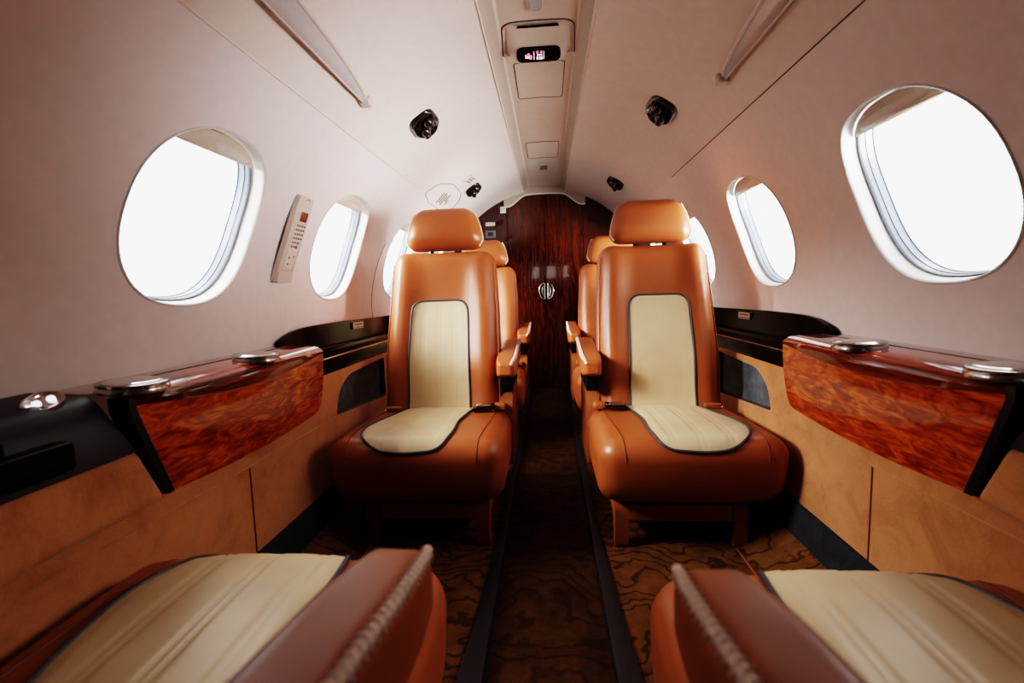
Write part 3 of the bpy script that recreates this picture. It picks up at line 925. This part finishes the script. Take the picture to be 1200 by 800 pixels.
# icons: a crossed-out cigarette and a fastened belt, small lit marks on the black glass
gi = G(); gw = G()
def pix(gg, x, t, w, h): gg.add(prism([(x - w, t - h), (x + w, t - h), (x + w, t + h), (x - w, t + h)], lambda a, c_: fair(a, c_, .0042), lambda a, c_: fair(a, c_, .0052)))
pix(gw, -.033, .84, .007, .022); pix(gi, -.030, .77, .004, .03); pix(gi, -.024, .84, .004, .05); pix(gi, -.038, .80, .003, .03)
pix(gw, -.014, .80, .0012, .10)
for dx in (-.004, .004, .010): pix(gw, dx, .87, .0024, .035)
pix(gi, -.003, .72, .003, .03); pix(gi, .008, .72, .003, .03); pix(gw, .003, .79, .008, .016); pix(gw, .016, .80, .0010, .10)
gi.mk('sign_icon_red', M['sign_red'], scr, smooth=False); gw.mk('sign_icon_white', M['sign_white'], scr, smooth=False)

def hatch(y0, y1, w, label, latch=False):
    o = Vector((0, (y0 + y1) / 2, channel_z(0))); r = thing('ceiling_hatch', label, 'hatch', o, 'flush hatches in the ceiling channel')
    pl = resample(rounded_poly([(-w, y0), (w, y0), (w, y1), (-w, y1)], .016, 5), .012)
    v, f = cdt(pl, [], frange(-w, w, 8), frange(y0, y1, 6), .006)
    d = mk('hatch_door', [Vector((x, y, channel_z(x) - .0022 + .0012 * max(0, 1 - dist_poly((x, y), pl) / .006))) - o for x, y in v], f, M['channel'], r)
    mk('hatch_gap', *tube([Vector((x, y, channel_z(x) - .0008)) - o for x, y in pl], .0016, 6, True), M['shadowgap'], r)
    return r
hatch(1.655, 1.95, .083, 'larger flush hatch in the ceiling channel just aft of the lit sign')
hatch(2.51, 2.80, .083, 'smaller-looking flush hatch farther aft in the ceiling channel, by the grey sensor')

o = Vector((-.004, 1.275, channel_z(0) - .001)); r = thing('ceiling_lamp', 'small oval grey lamp in the ceiling channel at the top edge of the photo', 'lamp', o)
oval = rounded_poly([(-.023, -.095), (.023, -.095), (.023, .095), (-.023, .095)], .022, 7)
V, F = prism(oval, lambda x, y: (x, y, .001), lambda x, y: (x * .92, y * .97, -.006)); mk('lamp_rim', V, F, M['channel'], r, sharp=30)
V, F = prism(oval, lambda x, y: (x * .74, y * .90, -.004), lambda x, y: (x * .66, y * .87, -.0085)); mk('lamp_lens', V, F, M['lens'], r, sharp=30)
o = Vector((.002, 3.0, channel_z(0))); r = thing('ceiling_sensor', 'tiny square grey sensor at the aft end of the ceiling channel', 'sensor', o)
mk('sensor_plate', *rbox((0, 0, -.002), (.022, .060, .004), .003, 2, 1), M['lens'], r)
mk('sensor_grille', *rbox((0, 0, -.0065), (.012, .035, .002), .0015, 2, 1), M['greybox'], r)

# placards on the left headliner
def placard(y, s, a, w, h, label, rows, plate=True, curve=0):
    o = Vector(onwall(-1, y, s)); r = thing('placard', label, 'placard', o)
    def Q(u, v_, hh):
        return Vector(onwall(-1, y + u * cos(a) - v_ * sin(a), s + u * sin(a) + v_ * cos(a), hh)) - o
    if plate:
        pl = rounded_poly([(-w, -h), (w, -h), (w, h), (-w, h)], .004, 3)
        mk('plate', *prism(pl, lambda u, v_: Q(u, v_, .0003), lambda u, v_: Q(u, v_, .0014)), M['white'] if plate == 'white' else M['ceiling'], r, smooth=False)
    gg = G()
    for (u0, v0, u1, v1) in rows:
        gg.add(prism([(u0, v0), (u1, v0), (u1, v1), (u0, v1)], lambda u, v_: Q(u, v_, .0014), lambda u, v_: Q(u, v_, .0020)))
    gg.mk('print', M['ink'], r, smooth=False)
    return r
rows = []
for i in range(6): rows.append((-.070, -.028 + i * .010, -.062, -.021 + i * .010)); rows.append((.060, -.028 + i * .010, .068, -.021 + i * .010))
rows += [(-.034, -.022, .03, -.012), (-.034, -.006, .03, .004), (-.03, .010, .026, .018), (-.036, -.026, -.032, .022), (.032, -.026, .036, .022)]
placard(2.655, .757, radians(8), .078, .036, 'small printed notice beside the distant left reading light', rows)
# hatch-shaped outline with printed text above the left headrest
o = Vector(onwall(-1, 2.55, .59)); r = thing('notice_panel', 'outlined panel with slanted printed text above the front left headrest', 'panel', o)
ol = rounded_poly([(2.28, .545), (2.36, .625), (2.52, .672), (2.74, .672), (2.84, .635), (2.84, .56), (2.72, .52), (2.40, .52)], .03, 4)
mk('panel_outline', *tube([Vector(onwall(-1, y, s, .001)) - o for y, s in resample(ol, .03)], .0018, 6, True), M['shadowgap'], r)
gg = G()
for i, (l0, l1) in enumerate(((-.06, .05), (-.05, .06), (-.07, .04), (-.03, .055), (-.055, .0))):
    cy, cs = 2.52 + i * .035, .585 + (i - 2) * .004
    gg.add(prism([(cy - .010, cs + l0 * .6), (cy + .010, cs + l0 * .6), (cy + .010, cs + l1 * .6), (cy - .010, cs + l1 * .6)], lambda y, s: Vector(onwall(-1, y, s, .0006)) - o, lambda y, s: Vector(onwall(-1, y, s, .0014)) - o))
gg.mk('printed_text', M['ink'], r, smooth=False)

# small plates on the left half of the bulkhead
for (x, z, w, h, mt, nm, lb) in ((-.396, 1.192, .034, .012, 'white', 'placard', 'small white notice on the dark wood left of the aft doors'), (-.397, 1.12, .038, .026, 'greybox', 'switch_plate', 'grey square plate below the white notice on the dark aft wall'), (-.300, 1.29, .020, .022, 'white', 'placard', 'pale little notice at the upper left corner of the aft doors')):
    r = thing(nm, lb, 'plate' if nm != 'placard' else 'placard', (x, Y1 - .017, z))
    mk('plate', *rbox((0, -.002, 0), (w, .003, h), .002, 2, 1), M[mt], r, smooth=False)
    if mt == 'white':
        gg = G()
        for j in range(3):
            for i in range(4): gg.add(rbox((-w * .7 + i * w * .45, -.0055, h * .5 - j * h * .5), (w * .16, .0006, h * .14), .0004, 1, 1))
        gg.mk('print', M['ink'], r, smooth=False)
    else:
        mk('rocker', *rbox((0, -.006, 0), (w * .5, .002, h * .55), .0015, 2, 1), M['rail'], r, smooth=False)

# wall handset between the first two left windows
o = Vector(onwall(-1, 1.335, .196)); r = thing('wall_handset', 'grey wall handset with red screen and small keys between the left windows', 'remote control', o)
KS = .22
def H(u, v_, h): return Vector(onwall(-1, 1.335 + u + KS * v_, .196 + v_, h)) - o
cr = rounded_poly([(-.042, -.128), (.040, -.128), (.040, .128), (-.042, .128)], .010, 4)
fc = G().add(prism(cr, lambda u, v_: H(u, v_, -.001), lambda u, v_: H(u * .97, v_ * .99, .012)))
mk('cradle', fc.v, fc.f, M['handset'], r, sharp=30)
def body(u, v_): return .014 + .010 * (1 - (v_ / .11) ** 2)
bd = resample(rounded_poly([(-.026, -.090), (.030, -.090), (.030, .096), (-.026, .096)], .005, 3), .012)
v, f = cdt(bd, [], frange(-.03, .03, 6), frange(-.1, .1, 14), .004)
hb = mk('handset_body', [H(a, b_, body(a, b_)) for a, b_ in v], f, M['handset_face'], r)
m = hb.modifiers.new('thick', 'SOLIDIFY'); m.thickness = .010; m.offset = -1
mk('handset_gap', *tube([H(a * 1.06, b_ * 1.02, .0125) for a, b_ in bd], .0022, 6, True), M['shadowgap'], r)
def patch(u0, u1, v0, v1, e=.0012): return prism([(u0, v0), (u1, v0), (u1, v1), (u0, v1)], lambda u, v_: H(u, v_, body(u, v_) + .0001), lambda u, v_: H(u, v_, body(u, v_) + e))
mk('handset_screen', *patch(-.012, .024, .056, .084), M['redscreen'], hb, smooth=False)
gk = G()
for j in range(6):
    for i in range(4):
        u = -.018 + i * .0125; vv = .040 - j * .0125
        if j >= 4 and i >= 2: continue
        gk.add(patch(u, u + .007, vv, vv + .0055, .0014))
gk.mk('key', M['ink'], hb, smooth=False)
mk('key', *patch(.008, .018, -.012, -.004, .0016), M['teal'], hb, smooth=False)
mk('key', *patch(.006, .014, -.0245, -.0165, .0016), M['redkey'], hb, smooth=False)
gk = G()
for u, vv in ((-.010, -.056), (.012, -.052), (-.008, -.075)): gk.add(patch(u, u + .006, vv, vv + .006, .001))
gk.mk('small_mark', M['ink'], hb, smooth=False)
mk('emblem', *tube([H(.006 + .012 * cos(t), .112 + .010 * sin(t), .0125) for t in frange(0, 2 * pi, 20)[:-1]], .0014, 6, True), M['greybox'], r)
mk('handset_foot', *prism(rounded_poly([(-.040, -.126), (.038, -.126), (.038, -.096), (-.040, -.096)], .006, 3), lambda u, v_: H(u, v_, .010), lambda u, v_: H(u * .95, v_, .018)), M['handset'], r, sharp=30)

# ------------------------------------------------------------------ light and sky
w = bpy.data.worlds.new('bright_overcast'); SC.world = w; w.use_nodes = True
nt = w.node_tree; bg = nt.nodes['Background']
tc = nt.nodes.new('ShaderNodeTexCoord'); sp = nt.nodes.new('ShaderNodeSeparateXYZ'); nt.links.new(tc.outputs['Generated'], sp.inputs[0])
mr = nt.nodes.new('ShaderNodeMapRange'); mr.inputs['From Min'].default_value = -1; mr.inputs['From Max'].default_value = 1
nt.links.new(sp.outputs['Z'], mr.inputs['Value'])
c = ramp(nt, mr.outputs[0], [(.0, (.80, .78, .76)), (.48, (.92, .92, .92)), (.52, (.97, .985, 1)), (1, (.88, .94, 1))])
nt.links.new(c, bg.inputs['Color']); bg.inputs['Strength'].default_value = 2.9

def area(name, loc, target, sx, sy, power, col, spread):
    l = bpy.data.lights.new(name, 'AREA'); l.shape = 'RECTANGLE'; l.size = sx; l.size_y = sy
    l.energy = power; l.color = col; l.spread = spread
    o = bpy.data.objects.new(name, l); COL.objects.link(o); o.location = loc
    o.rotation_euler = (Vector(target) - Vector(loc)).to_track_quat('-Z', 'Y').to_euler()
    return o
for i, y in enumerate(WYS):
    k = (.85, 1.0, 1.0, .8)[i]
    # bright sky ahead of the left wing: high, falls on the right-hand lower trim and the seats
    area('sky_light_left', (-1.70, y - .85, 1.42), (0, y + .50, .62), .6, .6, 34 * k, (1, .975, .96), radians(100))
    # sunlit apron on the right: low, reaches the left wall and headliner
    area('apron_light_right', (1.65, y - .80, .62), (0, y + .50, 1.00), .7, .6, 41 * k, (1, .98, 1), radians(100))

# skylight falling through the first pair of windows onto the nearest cushions
area('sky_light_near_left', (-1.75, 1.30, 1.62), (.30, .42, .40), 1.1, .9, 19, (1, .97, .93), radians(110))
area('sky_light_near_right', (1.75, 1.30, 1.62), (-.30, .42, .40), 1.1, .9, 19, (1, .97, .93), radians(110))

# ------------------------------------------------------------------ camera
cam = bpy.data.cameras.new('camera'); co_ = bpy.data.objects.new('camera', cam); COL.objects.link(co_)
yaw, pit, rol = .0777246, .1037718, -.0300961
f_ = Vector((-sin(yaw) * cos(pit), cos(yaw) * cos(pit), -sin(pit))); r0 = Vector((cos(yaw), sin(yaw), 0)); u0 = r0.cross(f_)
rr = r0 * cos(rol) + u0 * sin(rol); uu = -r0 * sin(rol) + u0 * cos(rol)
mtx = Matrix(((rr.x, uu.x, -f_.x, .013), (rr.y, uu.y, -f_.y, 0), (rr.z, uu.z, -f_.z, EYE), (0, 0, 0, 1)))
co_.matrix_world = mtx
cam.sensor_width = 36; cam.lens = 562.75 / 1200 * 36; cam.clip_start = .02
cam.dof.use_dof = True; cam.dof.focus_distance = 1.55; cam.dof.aperture_fstop = 4.0
SC.camera = co_
SC.view_settings.view_transform = 'Filmic'; SC.view_settings.look = 'Very High Contrast'; SC.view_settings.exposure = .06
SC.cycles.max_bounces = 8; SC.cycles.diffuse_bounces = 5; SC.cycles.glossy_bounces = 4; SC.cycles.transparent_max_bounces = 8
SC.cycles.sample_clamp_indirect = 6; SC.cycles.use_denoising = True; SC.cycles.caustics_reflective = False; SC.cycles.caustics_refractive = False
